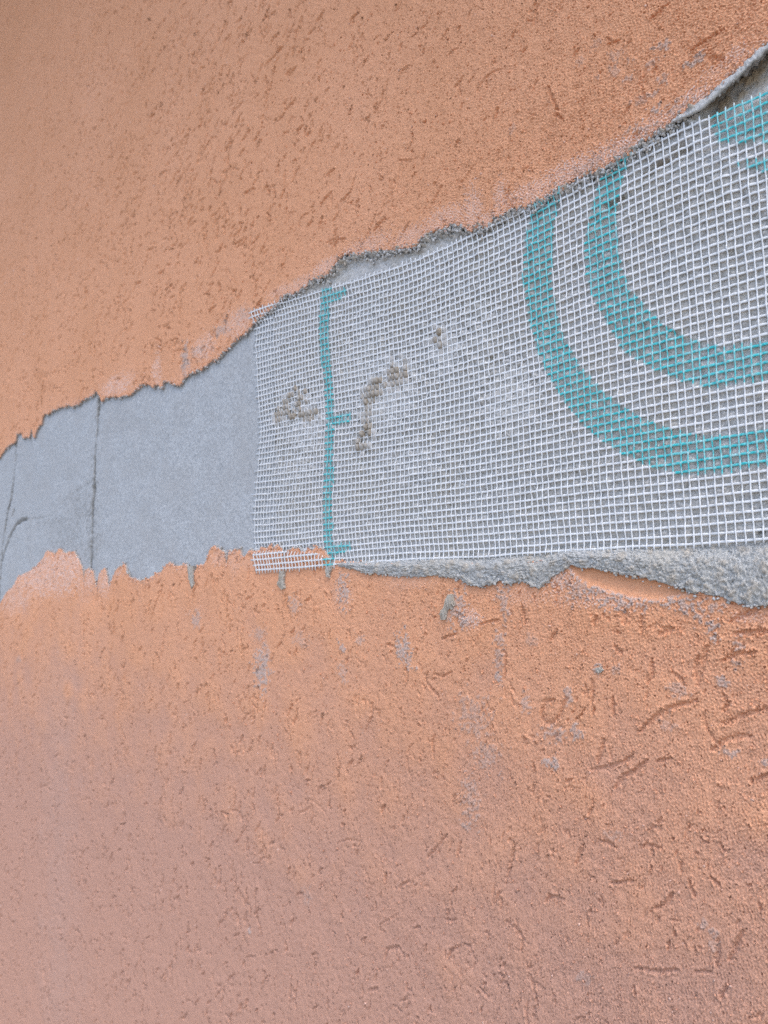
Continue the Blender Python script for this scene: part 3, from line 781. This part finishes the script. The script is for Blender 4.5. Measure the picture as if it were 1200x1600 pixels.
def tube(name, u, z, h, hw, ht, inkv, horizontal):
    n_ = len(u)
    ca, sa = np.array([1, .72, -.72, -1, -.72, .72]), np.array([0, 1, 1, 0, -1, -1.])
    P = np.stack([u, z], -1)
    T = np.gradient(P, axis=0)
    T /= np.linalg.norm(T, axis=1)[:, None] + 1e-12
    Nn = np.stack([-T[:, 1], T[:, 0]], -1)
    uu = P[:, None, 0] + Nn[:, None, 0] * ca[None] * hw[:, None]
    zz = P[:, None, 1] + Nn[:, None, 1] * ca[None] * hw[:, None]
    hh = h[:, None] + sa[None] * ht
    co = to_world(uu, zz, hh) - net_loc[None, None]
    i = np.arange(n_ * 6).reshape(n_, 6)
    j = np.roll(i, -1, 1)
    q = np.stack([i[:-1], j[:-1], j[1:], i[1:]], -1).reshape(-1, 4)
    caps = np.array([[0, 1, 2, 3], [0, 3, 4, 5]])
    q = np.concatenate([q, caps[:, ::-1], caps + (n_ - 1) * 6])
    me = make_mesh(name, co, q, YA, {'ink': np.repeat(inkv[:, None], 6, 1)})
    return link(bpy.data.objects.new(name, me), net)
# upright yarns
for i in range(NI):
    lo, hi = -RNG.uniform(0.25, 0.8) / NR, 1 + RNG.uniform(0.35, 0.8) / NR
    s = np.concatenate([[lo], np.linspace(0, 1, NR * 4 + 1), [hi]])
    u = U_of(i + 0.04 * RNG.standard_normal(), s) + np.interp(s, np.linspace(-.1, 1.1, 26), RNG.standard_normal(26) * 0.00016)
    z = Z_of(u, s)
    ph = np.cos(s * NR * 2 * math.pi)
    h = net_h(u, z) + 0.00022 + 0.00018 * ph
    hw = 0.00039 + 0.00005 * ph + 0.00002 * RNG.standard_normal(len(s))
    ik = ink_at(u, z) * (0.92 - 0.3 * (ph > 0.75)) * np.clip(0.9 + 0.2 * RNG.standard_normal(len(s)), 0.3, 1.15)
    tube('warp_yarn', u, z, h, hw, 0.00030, ik, False)
# cross yarns
for j in range(NR + 1):
    s0 = j / NR
    st = -RNG.uniform(0.3, 1.5)
    i_ = np.concatenate([[st], np.arange(0, (NI - 1) * 3 + 1) / 3.0, [NI - 0.5]])
    s = s0 + 0.02 / NR * RNG.standard_normal() + np.interp(i_, np.linspace(-2, NI + 1, 40), RNG.standard_normal(40) * 0.03 / NR)
    u = U_of(i_, s)
    z = Z_of(u, s)
    ph = np.cos(i_ * 2 * math.pi)
    h = net_h(u, z) - 0.00005 - 0.00012 * ph
    hw = 0.00066 - 0.00004 * ph + 0.00004 * RNG.standard_normal(len(s))
    ik = ink_at(u, z) * np.clip(1.0 + 0.2 * RNG.standard_normal(len(s)), 0.5, 1.2) * (1 - 0.35 * (ph > 0.8))
    tube('weft_yarn', u, z, h, hw, 0.00026, np.clip(ik, 0, 1), True)

# ------------------------------------------------------------------ dabs of old adhesive squeezed through the mesh
def dab(polypx, label):
    pg = tr(polypx, MH)
    cu, cz = pg.mean(0)
    rt = thing_mesh = None
    cos, qs, sk = [], [], []
    K = 8
    cnt = 0
    for i in range(NI):
        uc = U_of(i + 0.5, 0.5)
        if uc < pg[:, 0].min() - 0.006 or uc > pg[:, 0].max() + 0.006: continue
        for j in range(NR):
            s = (j + 0.5) / NR
            u = float(U_of(i + 0.5, s)); z = float(Z_of(np.array(u), np.array(s)))
            ins = bool(inpoly(np.array([u]), np.array([z]), pg)[0])
            nd = float(np.sqrt(((pg - [u, z]) ** 2).sum(1)).min())
            if not ins and nd > 0.0035: continue
            amp = (0.0024 if ins else 0.0017 * math.exp(-nd / 0.003)) * RNG.uniform(0.3, 1.15)
            if RNG.random() < 0.24: continue
            a = np.linspace(-0.56, 0.56, K)
            A, B = np.meshgrid(a, a)
            uu = U_of(i + 0.5 + A, s + B / NR)
            zz = Z_of(uu, s + B / NR)
            r = np.sqrt((A / 0.56) ** 2 + (B / 0.56) ** 2)
            dome = np.sqrt(np.clip(1 - np.clip(np.sqrt((A / 0.55) ** 4 + ((B + 0.08) / 0.58) ** 4), 0, 1), 0, 1))
            hh = bed_h(uu, zz) - 0.0004 + (amp + 0.0004) * dome * (1 + 0.25 * (-B)) + 0.0001 * RNG.standard_normal(A.shape)
            cos.append(to_world(uu, zz, hh).reshape(-1, 3))
            qs.append(grid_quads(K, K)[:, ::-1] + cnt)
            sk.append(((0.1 + RNG.uniform(0.3, 0.9) * smooth(0.35, 0.95, dome.ravel())) if ins else 0.9) * np.clip(1 + 0.15 * RNG.standard_normal(K * K), 0, 1.2))
            cnt += K * K
    loc = np.array([cu, -0.0005, ZC + cz])
    me = make_mesh('mortar_dab', np.concatenate(cos) - loc, np.concatenate(qs), DA, {'skim': np.clip(np.concatenate(sk), 0, 1)})
    o = link(bpy.data.objects.new('mortar_dab', me))
    o.location = loc
    o['label'], o['category'], o['group'] = label, 'mortar dab', 'adhesive dabs squeezed through the mesh'
dab(DABS[0], 'brownish adhesive dab bulging through the mesh left of the turquoise bar')
dab(DABS[1], 'long hook-shaped brown adhesive dab bulging through the mesh right of the turquoise bar')
dab(DABS[2], 'small narrow ochre adhesive dab on the mesh, rightmost and highest of the dabs')

# ------------------------------------------------------------------ crumbs and drips hanging on the plaster
def crumb(polypx, hgt, label, mat=LE, base=0.0002):
    pg = tr(polypx, 0.0008)
    dense = []
    for a, b in zip(pg, np.roll(pg, -1, 0)):
        nseg = max(2, int(np.hypot(*(b - a)) / 0.0007))
        for k in range(nseg): dense.append(a + (b - a) * k / nseg)
    dense = np.array(dense)
    dense += RNG.standard_normal(dense.shape) * 0.00012
    c = pg.mean(0)
    bm = bmesh.new()
    lay = []
    # spine: project rings to the medial line so that thin hooked shapes stay inside their outline
    def medial(p):
        d = dense - p
        return p
    vs_ = [bm.verts.new((p[0], -(-0.0012), ZC + p[1])) for p in dense]
    vt_ = [bm.verts.new((p[0], -(base + hgt * 0.55), ZC + p[1])) for p in dense]
    n_ = len(dense)
    for k in range(n_):
        bm.faces.new((vs_[k], vs_[(k + 1) % n_], vt_[(k + 1) % n_], vt_[k]))
    f = bm.faces.new(vt_)
    bmesh.ops.triangulate(bm, faces=[f])
    top = [f for f in bm.faces if all(v.co.y < 0.0011 for v in f.verts)]
    ed = list({e for f in top for e in f.edges if e.calc_length() > 0.0009})
    bmesh.ops.subdivide_edges(bm, edges=ed, cuts=2, use_grid_fill=False)
    bmesh.ops.triangulate(bm, faces=bm.faces[:])
    rim_ = dense
    for v in bm.verts:
        if v.co.y > 0.0011: continue
        d = np.sqrt(((rim_ - [v.co.x, v.co.z - ZC]) ** 2).sum(1)).min()
        v.co.y -= hgt * 0.5 * min(1, d / 0.0012) + 0.00040 * RNG.standard_normal()
    bmesh.ops.recalc_face_normals(bm, faces=bm.faces[:])
    me = bpy.data.meshes.new('mortar_crumb')
    bm.to_mesh(me); bm.free()
    loc = Vector((float(c[0]), 0, ZC + float(c[1])))
    me.transform(Matrix.Translation(-loc))
    for an, val in (('skim', 0.0), ('ochre', 0.3)):
        a = me.attributes.new(an, 'FLOAT', 'POINT')
        a.data.foreach_set('value', np.full(len(me.vertices), val, np.float32))
    me.materials.append(mat)
    o = link(bpy.data.objects.new('mortar_crumb', me))
    o.location = loc
    o['label'], o['category'], o['group'] = label, 'mortar crumb', 'grey mortar crumbs stuck to the plaster below the strip'
crumb([(700, 929), (707, 928), (709, 936), (711, 946), (706, 953), (704, 950), (699, 955), (697, 968), (690, 969), (688, 958), (694, 948), (696, 938)], 0.0022, 'dark hook-shaped mortar crumb stuck on the orange plaster below the ledge')
crumb([(437, 892), (445, 892), (444, 908), (446, 919), (440, 921), (433, 914), (436, 904)], 0.0016, 'grey mortar drip hanging below the lower left corner of the mesh')
crumb([(510, 884), (520, 883), (518, 890), (514, 897), (515, 903), (511, 901), (508, 893)], 0.0014, 'thin grey shred hanging under the foot of the turquoise bar')
crumb([(293, 884), (303, 884), (301, 900), (303, 914), (299, 920), (296, 906)], 0.0012, 'grey drip hanging from the bared board onto the plaster')
crumb([(931, 1044), (938, 1042), (943, 1047), (938, 1052), (931, 1051)], 0.0012, 'tiny pale crumb stuck on the scratched plaster at the lower right')
